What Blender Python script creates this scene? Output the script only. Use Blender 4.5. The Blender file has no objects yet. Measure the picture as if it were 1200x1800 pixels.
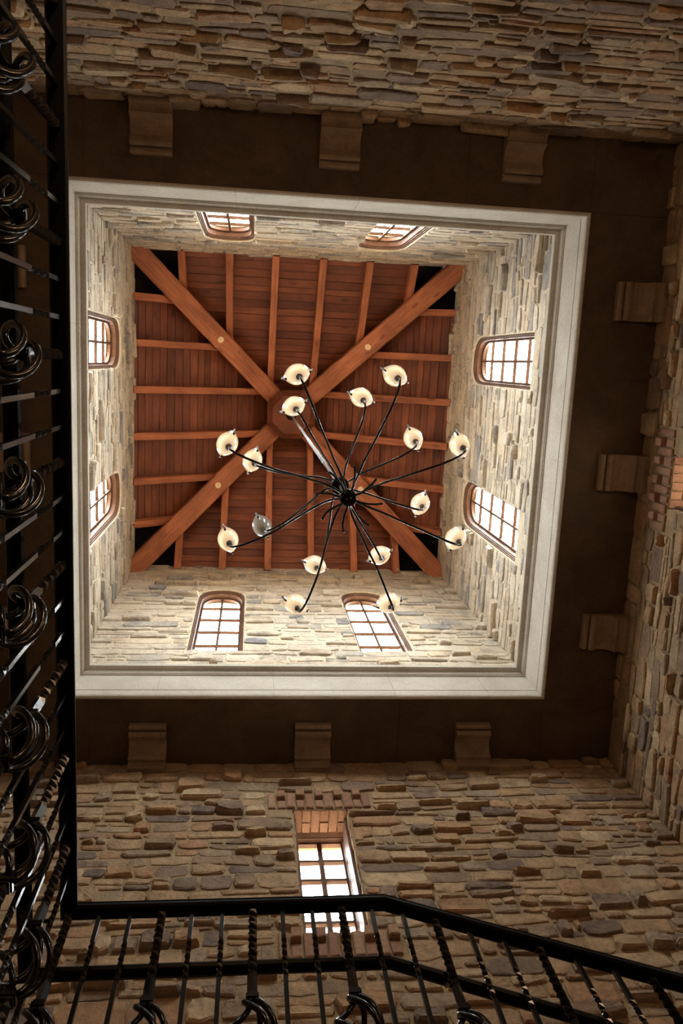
import bpy, math, random
from mathutils import Vector, Matrix

S = bpy.context.scene
COL = S.collection
random.seed(7)
ZO = 1.6                      # eye height above the stairwell floor; all z below are measured from the eye

# ---------------------------------------------------------------- camera
CAM_RIGHT = Vector((0.993351, -0.046351, -0.105381))
CAM_DOWN = Vector((0.026475, 0.982808, -0.182725))
CAM_FWD = Vector((0.112039, 0.178720, 0.977500))
F_PX = 1426.14
cam_data = bpy.data.cameras.new('camera')
cam_data.sensor_width = 36.0
cam_data.lens = F_PX / 1800.0 * 36.0
cam_data.clip_start = 0.02
cam = bpy.data.objects.new('camera', cam_data)
COL.objects.link(cam)
m = Matrix.Identity(4)
for r in range(3):
    m[r][0], m[r][1], m[r][2] = CAM_RIGHT[r], -CAM_DOWN[r], -CAM_FWD[r]
m[0][3], m[1][3], m[2][3] = 0, 0, ZO
cam.matrix_world = m
S.camera = cam

# ---------------------------------------------------------------- sky, exposure
SKY = 36.5
W = bpy.data.worlds.new('overcast_sky')
S.world = W
W.use_nodes = True
bg = W.node_tree.nodes['Background']
# overcast, a little brighter on the sun's side (behind the back wall)
_nt = W.node_tree
_tc = _nt.nodes.new('ShaderNodeTexCoord')
_sx = _nt.nodes.new('ShaderNodeSeparateXYZ')
_rp = _nt.nodes.new('ShaderNodeValToRGB')
_ma = _nt.nodes.new('ShaderNodeMath')
_ma.operation = 'MULTIPLY_ADD'
_ma.inputs[1].default_value = 0.5
_ma.inputs[2].default_value = 0.5
_rp.color_ramp.elements[0].color = (1.45, 1.45, 1.45, 1)
_rp.color_ramp.elements[1].color = (0.55, 0.55, 0.55, 1)
_nt.links.new(_tc.outputs['Generated'], _sx.inputs[0])
_nt.links.new(_sx.outputs['Y'], _ma.inputs[0])
_nt.links.new(_ma.outputs[0], _rp.inputs[0])
_nt.links.new(_rp.outputs[0], bg.inputs[0])
bg.inputs[1].default_value = SKY
S.view_settings.view_transform = 'Standard'
S.view_settings.look = 'None'
S.view_settings.exposure = 0.0
S.view_settings.gamma = 1.0
S.view_settings.use_curve_mapping = False
S.cycles.use_denoising = True
S.cycles.max_bounces = 10
S.cycles.diffuse_bounces = 6
S.cycles.glossy_bounces = 3
S.cycles.transparent_max_bounces = 8
S.cycles.caustics_reflective = False
S.cycles.caustics_refractive = False
S.cycles.sample_clamp_indirect = 6.0


def portal(loc, direction, sx, sy):
    """daylight portal in a window opening (guides sampling, adds no light)"""
    l = bpy.data.lights.new('window_portal', 'AREA')
    l.shape = 'RECTANGLE'
    l.size, l.size_y = sx, sy
    l.cycles.is_portal = True
    o = bpy.data.objects.new('window_portal', l)
    COL.objects.link(o)
    o.location = Vector(loc) + Vector((0, 0, ZO))
    d = Vector(direction)
    z = -d
    y = Vector((0, 0, 1))
    x = y.cross(z)
    o.rotation_euler = Matrix((x, y, z)).transposed().to_euler()


# ---------------------------------------------------------------- materials
def new_mat(name):
    mt = bpy.data.materials.new(name)
    mt.use_nodes = True
    nt = mt.node_tree
    nt.nodes.clear()
    out = nt.nodes.new('ShaderNodeOutputMaterial')
    return mt, nt, out


def nd(nt, t, **k):
    n = nt.nodes.new(t)
    for a, b in k.items():
        setattr(n, a, b)
    return n


def ramp(nt, stops, interp='LINEAR'):
    n = nt.nodes.new('ShaderNodeValToRGB')
    cr = n.color_ramp
    cr.interpolation = interp
    while len(cr.elements) < len(stops):
        cr.elements.new(0.5)
    for e, (p, c) in zip(cr.elements, stops):
        e.position = p
        e.color = (*c, 1)
    return n


def mix(nt, a, b, fac, mode='MIX'):
    n = nt.nodes.new('ShaderNodeMix')
    n.data_type = 'RGBA'
    n.blend_type = mode
    for sock, v in ((n.inputs[0], fac), (n.inputs[6], a), (n.inputs[7], b)):
        if hasattr(v, 'is_linked') or isinstance(v, bpy.types.NodeSocket):
            nt.links.new(v, sock)
        elif isinstance(v, (int, float)):
            sock.default_value = v
        else:
            sock.default_value = (*v, 1)
    return n.outputs[2]


def principled(nt, out, color, rough=0.8, metallic=0.0, spec=0.5, bump=None, bump_s=0.4, bump_d=0.01):
    p = nt.nodes.new('ShaderNodeBsdfPrincipled')
    if isinstance(color, bpy.types.NodeSocket):
        nt.links.new(color, p.inputs['Base Color'])
    else:
        p.inputs['Base Color'].default_value = (*color, 1)
    p.inputs['Roughness'].default_value = rough
    p.inputs['Metallic'].default_value = metallic
    p.inputs['Specular IOR Level'].default_value = spec
    if bump is not None:
        b = nt.nodes.new('ShaderNodeBump')
        b.inputs['Strength'].default_value = bump_s
        b.inputs['Distance'].default_value = bump_d
        nt.links.new(bump, b.inputs['Height'])
        nt.links.new(b.outputs[0], p.inputs['Normal'])
    nt.links.new(p.outputs[0], out.inputs[0])
    return p


def noise(nt, scale, detail=4, rough=0.6, vec=None, dist=0.0):
    n = nt.nodes.new('ShaderNodeTexNoise')
    n.inputs['Scale'].default_value = scale
    n.inputs['Detail'].default_value = detail
    n.inputs['Roughness'].default_value = rough
    n.inputs['Distortion'].default_value = dist
    if vec is not None:
        nt.links.new(vec, n.inputs['Vector'])
    return n


def stone_material(name, stops, island, wash, wash_fac, rough=0.9):
    mt, nt, out = new_mat(name)
    geo = nd(nt, 'ShaderNodeNewGeometry')
    if island:
        rnd = geo.outputs['Random Per Island']
    else:
        rnd = nd(nt, 'ShaderNodeObjectInfo').outputs['Random']
    base = ramp(nt, stops, 'CONSTANT')
    nt.links.new(rnd, base.inputs[0])
    pos = geo.outputs['Position']
    n1 = noise(nt, 7.0, 6, 0.65, pos, 0.6)
    n2 = noise(nt, 38.0, 5, 0.7, pos)
    r1 = ramp(nt, [(0.3, (0.5, 0.48, 0.5)), (0.55, (1, 1, 1)), (0.75, (1.25, 1.15, 1.0))])
    nt.links.new(n1.outputs[0], r1.inputs[0])
    c = mix(nt, base.outputs[0], r1.outputs[0], 0.85, 'MULTIPLY')
    r2 = ramp(nt, [(0.32, (0.62, 0.6, 0.58)), (0.62, (1.12, 1.1, 1.08))])
    nt.links.new(n2.outputs[0], r2.inputs[0])
    c = mix(nt, c, r2.outputs[0], 0.7, 'MULTIPLY')
    n3 = noise(nt, 2.6, 3, 0.6, pos, 0.4)
    r3 = ramp(nt, [(0.42, (0, 0, 0)), (0.68, (1, 1, 1))])
    nt.links.new(n3.outputs[0], r3.inputs[0])
    fm = nd(nt, 'ShaderNodeMath', operation='MULTIPLY')
    nt.links.new(r3.outputs[0], fm.inputs[0])
    fm.inputs[1].default_value = wash_fac
    c = mix(nt, c, wash, fm.outputs[0])
    add = nd(nt, 'ShaderNodeMath', operation='MULTIPLY_ADD')
    nt.links.new(n1.outputs[0], add.inputs[0])
    add.inputs[1].default_value = 1.6
    nt.links.new(n2.outputs[0], add.inputs[2])
    principled(nt, out, c, rough, spec=0.25, bump=add.outputs[0], bump_s=0.75, bump_d=0.02)
    return mt


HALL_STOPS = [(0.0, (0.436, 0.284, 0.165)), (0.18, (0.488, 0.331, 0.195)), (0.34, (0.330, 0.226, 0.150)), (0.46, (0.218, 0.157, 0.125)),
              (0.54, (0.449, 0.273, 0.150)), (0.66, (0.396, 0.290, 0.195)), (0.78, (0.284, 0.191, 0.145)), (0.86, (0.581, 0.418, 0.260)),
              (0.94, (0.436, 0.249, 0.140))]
TOWER_STOPS = [(0.0, (0.568, 0.480, 0.380)), (0.2, (0.490, 0.410, 0.325)), (0.36, (0.588, 0.470, 0.341)), (0.5, (0.353, 0.315, 0.281)),
               (0.6, (0.510, 0.420, 0.330)), (0.74, (0.265, 0.250, 0.248)), (0.8, (0.608, 0.520, 0.418)), (0.93, (0.421, 0.330, 0.242))]
M = {}
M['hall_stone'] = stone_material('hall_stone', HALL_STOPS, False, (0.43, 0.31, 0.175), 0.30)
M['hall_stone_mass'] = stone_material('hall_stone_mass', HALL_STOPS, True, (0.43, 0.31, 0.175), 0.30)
M['tower_stone'] = stone_material('tower_stone', TOWER_STOPS, False, (0.62, 0.525, 0.395), 0.62)
M['tower_stone_mass'] = stone_material('tower_stone_mass', TOWER_STOPS, True, (0.62, 0.525, 0.395), 0.62)


def mottled(name, c1, c2, scale, rough=0.85, bump_s=0.4, fine=60, bump_d=0.01, spec=0.3):
    mt, nt, out = new_mat(name)
    pos = nd(nt, 'ShaderNodeNewGeometry').outputs['Position']
    n1 = noise(nt, scale, 6, 0.65, pos, 0.5)
    n2 = noise(nt, fine, 4, 0.7, pos)
    r = ramp(nt, [(0.35, c1), (0.66, c2)])
    nt.links.new(n1.outputs[0], r.inputs[0])
    r2 = ramp(nt, [(0.3, (0.7, 0.7, 0.7)), (0.6, (1.05, 1.05, 1.05))])
    nt.links.new(n2.outputs[0], r2.inputs[0])
    c = mix(nt, r.outputs[0], r2.outputs[0], 0.6, 'MULTIPLY')
    principled(nt, out, c, rough, spec=spec, bump=n2.outputs[0], bump_s=bump_s, bump_d=bump_d)
    return mt


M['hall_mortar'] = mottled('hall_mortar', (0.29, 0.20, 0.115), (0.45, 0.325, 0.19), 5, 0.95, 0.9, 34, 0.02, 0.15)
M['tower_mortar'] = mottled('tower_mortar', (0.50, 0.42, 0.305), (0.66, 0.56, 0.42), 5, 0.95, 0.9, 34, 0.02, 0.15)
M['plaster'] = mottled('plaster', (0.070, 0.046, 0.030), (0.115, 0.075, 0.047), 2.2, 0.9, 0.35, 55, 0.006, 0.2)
M['limestone'] = mottled('limestone', (0.46, 0.405, 0.335), (0.57, 0.515, 0.44), 3.0, 0.85, 0.5, 48, 0.006, 0.25)
M['corbel_stone'] = mottled('corbel_stone', (0.20, 0.135, 0.085), (0.30, 0.205, 0.135), 5, 0.85, 0.4, 50, 0.006, 0.25)
M['floor_stone'] = mottled('floor_wood', (0.07, 0.032, 0.014), (0.11, 0.05, 0.022), 2, 0.5)
M['landing_stone'] = mottled('landing_wood', (0.07, 0.032, 0.014), (0.10, 0.045, 0.02), 3, 0.6)
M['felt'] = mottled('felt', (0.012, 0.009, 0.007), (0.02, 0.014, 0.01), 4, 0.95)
M['earth'] = mottled('earth', (0.36, 0.275, 0.19), (0.46, 0.36, 0.26), 0.3, 0.95)


def brick_material():
    mt, nt, out = new_mat('brick_clay')
    geo = nd(nt, 'ShaderNodeNewGeometry')
    rnd = nd(nt, 'ShaderNodeObjectInfo').outputs['Random']
    base = ramp(nt, [(0.0, (0.32, 0.17, 0.105)), (0.35, (0.36, 0.205, 0.13)), (0.65, (0.28, 0.145, 0.095)), (1.0, (0.40, 0.24, 0.15))])
    nt.links.new(rnd, base.inputs[0])
    n = noise(nt, 30, 5, 0.7, geo.outputs['Position'])
    r = ramp(nt, [(0.3, (0.65, 0.65, 0.65)), (0.65, (1.1, 1.1, 1.1))])
    nt.links.new(n.outputs[0], r.inputs[0])
    c = mix(nt, base.outputs[0], r.outputs[0], 0.8, 'MULTIPLY')
    principled(nt, out, c, 0.9, spec=0.2, bump=n.outputs[0], bump_s=0.7, bump_d=0.01)
    return mt


M['brick'] = brick_material()


def wood_material(name, stops, rough=0.6, grain=0.9, spec=0.3):
    mt, nt, out = new_mat(name)
    at = nd(nt, 'ShaderNodeAttribute', attribute_name='grain')
    mp = nd(nt, 'ShaderNodeMapping')
    mp.inputs['Scale'].default_value = (1.2, 14, 14)
    nt.links.new(at.outputs['Vector'], mp.inputs[0])
    n1 = noise(nt, 1.6, 6, 0.65, mp.outputs[0], 1.2)
    mp2 = nd(nt, 'ShaderNodeMapping')
    mp2.inputs['Scale'].default_value = (1.6, 3.0, 3.0)
    nt.links.new(at.outputs['Vector'], mp2.inputs[0])
    n2 = noise(nt, 1.5, 3, 0.5, mp2.outputs[0], 0.3)
    vor = nd(nt, 'ShaderNodeTexVoronoi')
    vor.inputs['Scale'].default_value = 1.0
    mp3 = nd(nt, 'ShaderNodeMapping')
    mp3.inputs['Scale'].default_value = (2.2, 5.0, 5.0)
    nt.links.new(at.outputs['Vector'], mp3.inputs[0])
    nt.links.new(mp3.outputs[0], vor.inputs['Vector'])
    knot = ramp(nt, [(0.0, (0.35, 0.3, 0.28)), (0.10, (0.55, 0.5, 0.48)), (0.16, (1, 1, 1))])
    nt.links.new(vor.outputs['Distance'], knot.inputs[0])
    rnd = nd(nt, 'ShaderNodeObjectInfo').outputs['Random']
    base = ramp(nt, stops)
    nt.links.new(rnd, base.inputs[0])
    r1 = ramp(nt, [(0.3, (0.62, 0.55, 0.5)), (0.62, (1.15, 1.12, 1.1))])
    nt.links.new(n1.outputs[0], r1.inputs[0])
    c = mix(nt, base.outputs[0], r1.outputs[0], grain, 'MULTIPLY')
    r2 = ramp(nt, [(0.34, (0.6, 0.55, 0.5)), (0.62, (1.1, 1.1, 1.1))])
    nt.links.new(n2.outputs[0], r2.inputs[0])
    c = mix(nt, c, r2.outputs[0], 0.75, 'MULTIPLY')
    c = mix(nt, c, knot.outputs[0], 0.8, 'MULTIPLY')
    principled(nt, out, c, rough, spec=spec, bump=n1.outputs[0], bump_s=0.25, bump_d=0.005)
    return mt


M['beam'] = wood_material('beam_wood', [(0, (0.34, 0.108, 0.044)), (0.5, (0.40, 0.132, 0.056)), (1, (0.37, 0.120, 0.050))])
M['plank'] = wood_material('plank_wood', [(0, (0.115, 0.029, 0.010)), (0.35, (0.20, 0.054, 0.019)), (0.7, (0.145, 0.037, 0.013)), (1, (0.25, 0.072, 0.026))])
M['frame'] = wood_material('window_wood', [(0, (0.12, 0.064, 0.041)), (1, (0.14, 0.076, 0.050))], 0.5, 0.4, 0.15)
M['pale_wood'] = mottled('pale_wood', (0.80, 0.56, 0.33), (0.86, 0.62, 0.38), 20, 0.7)


def simple(name, color, rough, metallic=0.0, spec=0.5):
    mt, nt, out = new_mat(name)
    pos = nd(nt, 'ShaderNodeNewGeometry').outputs['Position']
    n = noise(nt, 90, 3, 0.6, pos)
    principled(nt, out, color, rough, metallic, spec, n.outputs[0], 0.08, 0.002)
    return mt


M['iron'] = simple('wrought_iron', (0.004, 0.004, 0.005), 0.20, 0.0, 0.5)
M['rail_paint'] = simple('rail_paint', (0.004, 0.004, 0.005), 0.40, 0.0, 0.14)
M['bronze'] = simple('chandelier_iron', (0.010, 0.008, 0.007), 0.24, 0.0, 0.22)
M['steel'] = simple('polished_steel', (0.34, 0.34, 0.34), 0.35, 1.0)
M['pale_wood_dark'] = simple('socket_ceramic', (0.30, 0.22, 0.13), 0.6)
M['clip'] = simple('clip_metal', (0.03, 0.015, 0.01), 0.35, 0.3)


def glass_pane():
    mt, nt, out = new_mat('clear_glass')
    tr = nd(nt, 'ShaderNodeBsdfTransparent')
    tr.inputs[0].default_value = (0.95, 0.97, 0.97, 1)
    gl = nd(nt, 'ShaderNodeBsdfGlossy')
    gl.inputs['Roughness'].default_value = 0.03
    lw = nd(nt, 'ShaderNodeLayerWeight')
    lw.inputs[0].default_value = 0.5
    fr = nd(nt, 'ShaderNodeMath', operation='POWER')
    nt.links.new(lw.outputs['Facing'], fr.inputs[0])
    fr.inputs[1].default_value = 5.0
    hf = nd(nt, 'ShaderNodeMath', operation='MULTIPLY')
    nt.links.new(fr.outputs[0], hf.inputs[0])
    hf.inputs[1].default_value = 0.45
    mx = nd(nt, 'ShaderNodeMixShader')
    nt.links.new(hf.outputs[0], mx.inputs[0])
    nt.links.new(tr.outputs[0], mx.inputs[1])
    nt.links.new(gl.outputs[0], mx.inputs[2])
    nt.links.new(mx.outputs[0], out.inputs[0])
    return mt


M['glass'] = glass_pane()


def shade_glass():
    """milky opal glass: scatters the bulb inside it"""
    mt, nt, out = new_mat('opal_glass')
    tl = nd(nt, 'ShaderNodeBsdfTranslucent')
    tl.inputs[0].default_value = (0.62, 0.57, 0.50, 1)
    df = nd(nt, 'ShaderNodeBsdfDiffuse')
    df.inputs[0].default_value = (0.62, 0.58, 0.52, 1)
    m1 = nd(nt, 'ShaderNodeMixShader')
    m1.inputs[0].default_value = 0.45
    nt.links.new(tl.outputs[0], m1.inputs[1])
    nt.links.new(df.outputs[0], m1.inputs[2])
    gl = nd(nt, 'ShaderNodeBsdfGlossy')
    gl.inputs['Roughness'].default_value = 0.12
    fr = nd(nt, 'ShaderNodeFresnel')
    fr.inputs[0].default_value = 1.5
    m2 = nd(nt, 'ShaderNodeMixShader')
    nt.links.new(fr.outputs[0], m2.inputs[0])
    nt.links.new(m1.outputs[0], m2.inputs[1])
    nt.links.new(gl.outputs[0], m2.inputs[2])
    nt.links.new(m2.outputs[0], out.inputs[0])
    return mt


M['opal'] = shade_glass()


# ---------------------------------------------------------------- builders
class MB:
    """collects vertices and faces, then links them as one mesh object"""

    def __init__(s):
        s.v, s.f, s.g = [], [], []

    def add(s, verts, faces, grain=None):
        o = len(s.v)
        s.v += [tuple(p) for p in verts]
        s.f += [tuple(i + o for i in f) for f in faces]
        s.g += grain if grain else [(0, 0, 0)] * len(verts)

    def box(s, x0, x1, y0, y1, z0, z1):
        v = [(x0, y0, z0), (x1, y0, z0), (x1, y1, z0), (x0, y1, z0), (x0, y0, z1), (x1, y0, z1), (x1, y1, z1), (x0, y1, z1)]
        s.add(v, BOXF)

    def obox(s, c, ax, ay, az, grain_len=None):
        """box at c with half-axis vectors"""
        c, ax, ay, az = Vector(c), Vector(ax), Vector(ay), Vector(az)
        v, g = [], []
        rx = random.random() * 50
        for k in (-1, 1):
            for i, j in ((-1, -1), (1, -1), (1, 1), (-1, 1)):
                v.append(c + ax * i + ay * j + az * k)
                g.append((rx + i * ax.length, rx + j * ay.length, k * az.length))
        s.add(v, BOXF, g)

    def tube(s, pts, rad, n=8, cap=True, closed=False):
        P = [Vector(p) for p in pts]
        R = rad if isinstance(rad, (list, tuple)) else [rad] * len(P)
        vs, fs = [], []
        t0 = (P[1] - P[0]).normalized()
        up = Vector((0, 0, 1)) if abs(t0.z) < 0.9 else Vector((1, 0, 0))
        a = t0.cross(up).normalized()
        N = len(P)
        for i in range(N):
            if closed:
                t = (P[(i + 1) % N] - P[i - 1]).normalized()
            else:
                t = (P[min(i + 1, N - 1)] - P[max(i - 1, 0)]).normalized()
            a = (a - t * a.dot(t)).normalized()
            b = t.cross(a)
            for k in range(n):
                th = 2 * math.pi * k / n
                vs.append(P[i] + (a * math.cos(th) + b * math.sin(th)) * R[i])
        for i in range(N - (0 if closed else 1)):
            j = (i + 1) % N
            for k in range(n):
                l = (k + 1) % n
                fs.append((i * n + k, i * n + l, j * n + l, j * n + k))
        if cap and not closed:
            fs.append(tuple(range(n))[::-1])
            fs.append(tuple((N - 1) * n + k for k in range(n)))
        s.add(vs, fs)

    def lathe(s, c, prof, n=20):
        """profile of (radius, z) about the vertical axis at c"""
        vs, fs = [], []
        for r, z in prof:
            for k in range(n):
                th = 2 * math.pi * k / n
                vs.append((c[0] + r * math.cos(th), c[1] + r * math.sin(th), c[2] + z))
        for i in range(len(prof) - 1):
            for k in range(n):
                l = (k + 1) % n
                fs.append((i * n + k, i * n + l, (i + 1) * n + l, (i + 1) * n + k))
        fs.append(tuple(range(n))[::-1])
        fs.append(tuple((len(prof) - 1) * n + k for k in range(n)))
        s.add(vs, fs)

    def build(s, name, mat, parent=None, smooth=False, grain=False, recalc=False):
        me = bpy.data.meshes.new(name)
        me.from_pydata(s.v, [], s.f)
        if recalc:
            import bmesh
            bm = bmesh.new()
            bm.from_mesh(me)
            bmesh.ops.recalc_face_normals(bm, faces=bm.faces)
            bm.to_mesh(me)
            bm.free()
        me.materials.append(mat)
        if smooth:
            me.polygons.foreach_set('use_smooth', [True] * len(me.polygons))
        if grain:
            at = me.attributes.new('grain', 'FLOAT_VECTOR', 'POINT')
            at.data.foreach_set('vector', [c for g in s.g for c in g])
        o = bpy.data.objects.new(name, me)
        COL.objects.link(o)
        if parent is not None:
            o.parent = parent
        return o


BOXF = [(0, 3, 2, 1), (4, 5, 6, 7), (0, 1, 5, 4), (1, 2, 6, 5), (2, 3, 7, 6), (3, 0, 4, 7)]
TOP = []


def top(o, label=None, cat=None, group=None, kind=None):
    if label:
        o['label'] = label
    if cat:
        o['category'] = cat
    if group:
        o['group'] = group
    if kind:
        o['kind'] = kind
    TOP.append(o)
    return o


def empty(name, loc=(0, 0, 0)):
    o = bpy.data.objects.new(name, None)
    o.empty_display_size = 0.1
    o.location = loc
    COL.objects.link(o)
    return o


def copy_tree(o, parent=None):
    c = o.copy()
    COL.objects.link(c)
    if parent is not None:
        c.parent = parent
    for ch in list(o.children):
        copy_tree(ch, c)
    return c


def to_px(p):
    x, y, z = CAM_RIGHT.dot(p), CAM_DOWN.dot(p), CAM_FWD.dot(p)
    if z < 0.05:
        return None
    return 600 + F_PX * x / z, 900 + F_PX * y / z


# ---------------------------------------------------------------- measures (metres, from the eye)
CX, CY = 0.575, 0.7735                       # axis of the lantern tower
HX, HY = 2.181, 2.1615                       # half inner size of the tower
XL, XR, YF, YB = -2.09, 3.272, 3.414, -1.833  # stair hall
ZS = 6.5                                     # soffit of the hall
ZT = 7.06                                    # ledge the tower walls stand on
ZE = 11.38                                   # roof boards at the eave
PITCH = 0.69
FLOOR = -ZO


class Frame:
    """wall frame: u along, z up, d into the room"""

    def __init__(s, origin, U, N, lo, hi):
        s.o, s.U, s.N, s.lo, s.hi = Vector(origin), Vector(U), Vector(N), lo, hi

    def p(s, u, z, d=0.0):
        return s.o + s.U * u + s.N * d + Vector((0, 0, z))


def arch_pts(op, inset=0.0, drop=0.0, n=14):
    """outline of an opening from lower right up over the head to lower left; op: uc, a, zb, zs, b"""
    a, b = op['a'] - inset, op['b'] - inset
    zb = op['zb'] + (inset if op.get('inset_bottom', True) else 0)
    pts = [(op['uc'] + a, zb)]
    if op['b'] <= 0:
        h = op['zs'] - inset - drop
        return pts + [(op['uc'] + a, h), (op['uc'] - a, h), (op['uc'] - a, zb)]
    ex = 2 / 2.35
    for i in range(n + 1):
        th = math.pi * i / n
        c, s_ = math.cos(th), math.sin(th)
        pts.append((op['uc'] + a * math.copysign(abs(c) ** ex, c), op['zs'] - drop + b * s_ ** ex))
    pts.append((op['uc'] - a, zb))
    return pts


def wall_layer(mb, fr, u0, u1, z0, z1, ops, d0, d1, inset=0.0, drop=0.0):
    """solid wall between depths d0 (room side) and d1 (further out, smaller) with openings cut in"""
    F = fr.p
    cur = u0

    def quad(a, b, c, d, dd, flip=False):
        v = [F(*a, dd), F(*b, dd), F(*c, dd), F(*d, dd)]
        mb.add(v, [(3, 2, 1, 0)] if flip else [(0, 1, 2, 3)])

    for op in sorted(ops, key=lambda o: o['uc']):
        P = arch_pts(op, inset, drop)
        ua, ub = op['uc'] - op['a'] + inset, op['uc'] + op['a'] - inset
        for dd, fl in ((d0, False), (d1, True)):
            quad((cur, z0), (ua, z0), (ua, z1), (cur, z1), dd, fl)
            quad((ua, z0), (ub, z0), (ub, P[0][1]), (ua, P[0][1]), dd, fl)
            arc = P[1:-1]
            for (p, q) in zip(arc, arc[1:]):
                quad(q, p, (p[0], z1), (q[0], z1), dd, fl)
        for (p, q) in zip(P, P[1:] + P[:1]):
            mb.add([F(*p, d0), F(*q, d0), F(*q, d1), F(*p, d1)], [(0, 1, 2, 3)])
        cur = ub
    for dd, fl in ((d0, False), (d1, True)):
        quad((cur, z0), (u1, z0), (u1, z1), (cur, z1), dd, fl)
    for a, b in (((u0, z0), (u0, z1)), ((u0, z1), (u1, z1)), ((u1, z1), (u1, z0)), ((u1, z0), (u0, z0))):
        mb.add([F(*a, d0), F(*b, d0), F(*b, d1), F(*a, d1)], [(0, 1, 2, 3)])


def half_width_at(op, z):
    if z < op['zb'] or z > op['zs'] + max(op['b'], 0):
        return 0.0
    if z <= op['zs']:
        return op['a']
    t = (z - op['zs']) / op['b']
    return op['a'] * max(0.0, 1 - t ** 2.35) ** (1 / 2.35)


def stones(fr, z0, z1, ops, rects, seed, hmin, hmax, wmin, wmax, proud):
    """rubble coursing of one wall: list of (verts, faces, pixel area)"""
    rng = random.Random(seed)
    out = []
    rows = [z0]
    while rows[-1] < z1 - hmin * 1.3:
        rows.append(rows[-1] + rng.uniform(hmin, hmax))
    rows[-1] = z1
    ph = [(rng.uniform(0, 6.28), rng.uniform(0, 6.28)) for _ in rows]

    def bound(i, u):
        if i == 0 or i == len(rows) - 1:
            return rows[i]
        a, b = ph[i]
        return rows[i] + 0.016 * math.sin(u * 2.1 + a) + 0.011 * math.sin(u * 5.3 + b)

    def emit(u0, u1, bl, br, tl, tr):
        g = rng.uniform(0.003, 0.008)
        u0 += g
        u1 -= g
        bl += g; br += g; tl -= g; tr -= g
        if u1 - u0 < 0.03 or min(tl - bl, tr - br) < 0.015:
            return
        w, h = u1 - u0, (tl - bl + tr - br) / 2
        jx, jz = min(0.03, w * 0.09), min(0.02, h * 0.16)
        r = lambda a: rng.uniform(-a, a)
        ri = lambda a: rng.uniform(0, a)
        um = (u0 + u1) / 2
        o = [(u0 + ri(jx), bl + ri(jz)), (um + r(w * .2), (bl + br) / 2 + r(jz * .6)), (u1 - ri(jx), br + ri(jz)),
             (u1 + r(jx * .5), (br + tr) / 2 + r(h * .15)), (u1 - ri(jx), tr - ri(jz)), (um + r(w * .2), (tl + tr) / 2 + r(jz * .6)),
             (u0 + ri(jx), tl - ri(jz)), (u0 + r(jx * .5), (bl + tl) / 2 + r(h * .15))]
        cu, cz = sum(q[0] for q in o) / 8, sum(q[1] for q in o) / 8
        k = rng.random()
        d = rng.uniform(0.004, 0.014) if k < proud[0] else rng.uniform(0.014, 0.032) if k < proud[1] else rng.uniform(0.035, 0.062)
        tilt_z = rng.uniform(-0.1, 0.45) * d / max(h, 0.05)
        tilt_u = rng.uniform(-0.25, 0.25) * d / max(w, 0.1)
        V = [fr.p(q[0], q[1], -0.012) for q in o]
        for q in o:
            V.append(fr.p(cu + (q[0] - cu) * 0.985, cz + (q[1] - cz) * 0.985, max(0.002, d * 0.62 - (q[1] - cz) * tilt_z + r(d * .18))))
        sc_u, sc_z = 1 - min(0.3, 0.03 / w), 1 - min(0.36, 0.022 / h)
        for q in o:
            V.append(fr.p(cu + (q[0] - cu) * sc_u, cz + (q[1] - cz) * sc_z,
                          max(0.003, d - (q[1] - cz) * tilt_z - (q[0] - cu) * tilt_u + r(d * .16))))
        V.append(fr.p(cu + r(w * .15), cz + r(h * .15), d + r(d * .15)))
        Fc = []
        for b in (0, 8):
            for i in range(8):
                j = (i + 1) % 8
                Fc.append((b + i, b + j, b + 8 + j, b + 8 + i))
        for i in range(8):
            Fc.append((16 + i, 16 + (i + 1) % 8, 24))
        px = [to_px(fr.p(q[0], q[1], d)) for q in (o[0], o[2], o[4], o[6])]
        area = 0
        if all(px):
            area = abs(sum(px[i][0] * px[(i + 1) % 4][1] - px[(i + 1) % 4][0] * px[i][1] for i in range(4))) / 2
            mx, my = sum(p[0] for p in px) / 4, sum(p[1] for p in px) / 4
            if not (-10 < mx < 1210 and -10 < my < 1810):
                area = 0
        out.append((V, Fc, area))

    for i in range(len(rows) - 1):
        za, zb = rows[i], rows[i + 1]
        blocked = []
        for op in ops:
            hw = max(half_width_at(op, za + (zb - za) * t) for t in (0.1, 0.35, 0.6, 0.85))
            if hw > 0:
                blocked.append((op['uc'] - hw - 0.004, op['uc'] + hw + 0.004))
        for (ra, rb, rz0, rz1) in rects:
            if zb > rz0 + 0.015 and za < rz1 - 0.015:
                blocked.append((ra, rb))
        blocked.sort()
        iv, cur = [], fr.lo
        for a, b in blocked:
            if a > cur:
                iv.append((cur, min(a, fr.hi)))
            cur = max(cur, b)
        if cur < fr.hi:
            iv.append((cur, fr.hi))
        for a, b in iv:
            u = a
            while u < b - 0.01:
                w = rng.uniform(wmin, wmax) * (1.35 if rng.random() < 0.18 else 1) * (0.55 if rng.random() < 0.22 else 1)
                v = b if b - (u + w) < wmin * 0.6 else u + w
                bl, br, tl, tr = bound(i, u), bound(i, v), bound(i + 1, u), bound(i + 1, v)
                if (zb - za) > hmin * 1.45 and rng.random() < 0.34:
                    t = rng.uniform(0.38, 0.62)
                    ml, mr = bl + (tl - bl) * t, br + (tr - br) * (t + rng.uniform(-.06, .06))
                    emit(u, v, bl, br, ml, mr)
                    if rng.random() < 0.5:
                        s_ = rng.uniform(0.35, 0.65)
                        um, mm, tm = u + (v - u) * s_, ml + (mr - ml) * s_, tl + (tr - tl) * s_
                        emit(u, um, ml, mm, tl, tm)
                        emit(um, v, mm, mr, tm, tr)
                    else:
                        emit(u, v, ml, mr, tl, tr)
                else:
                    emit(u, v, bl, br, tl, tr)
                u = v
    return out


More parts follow.
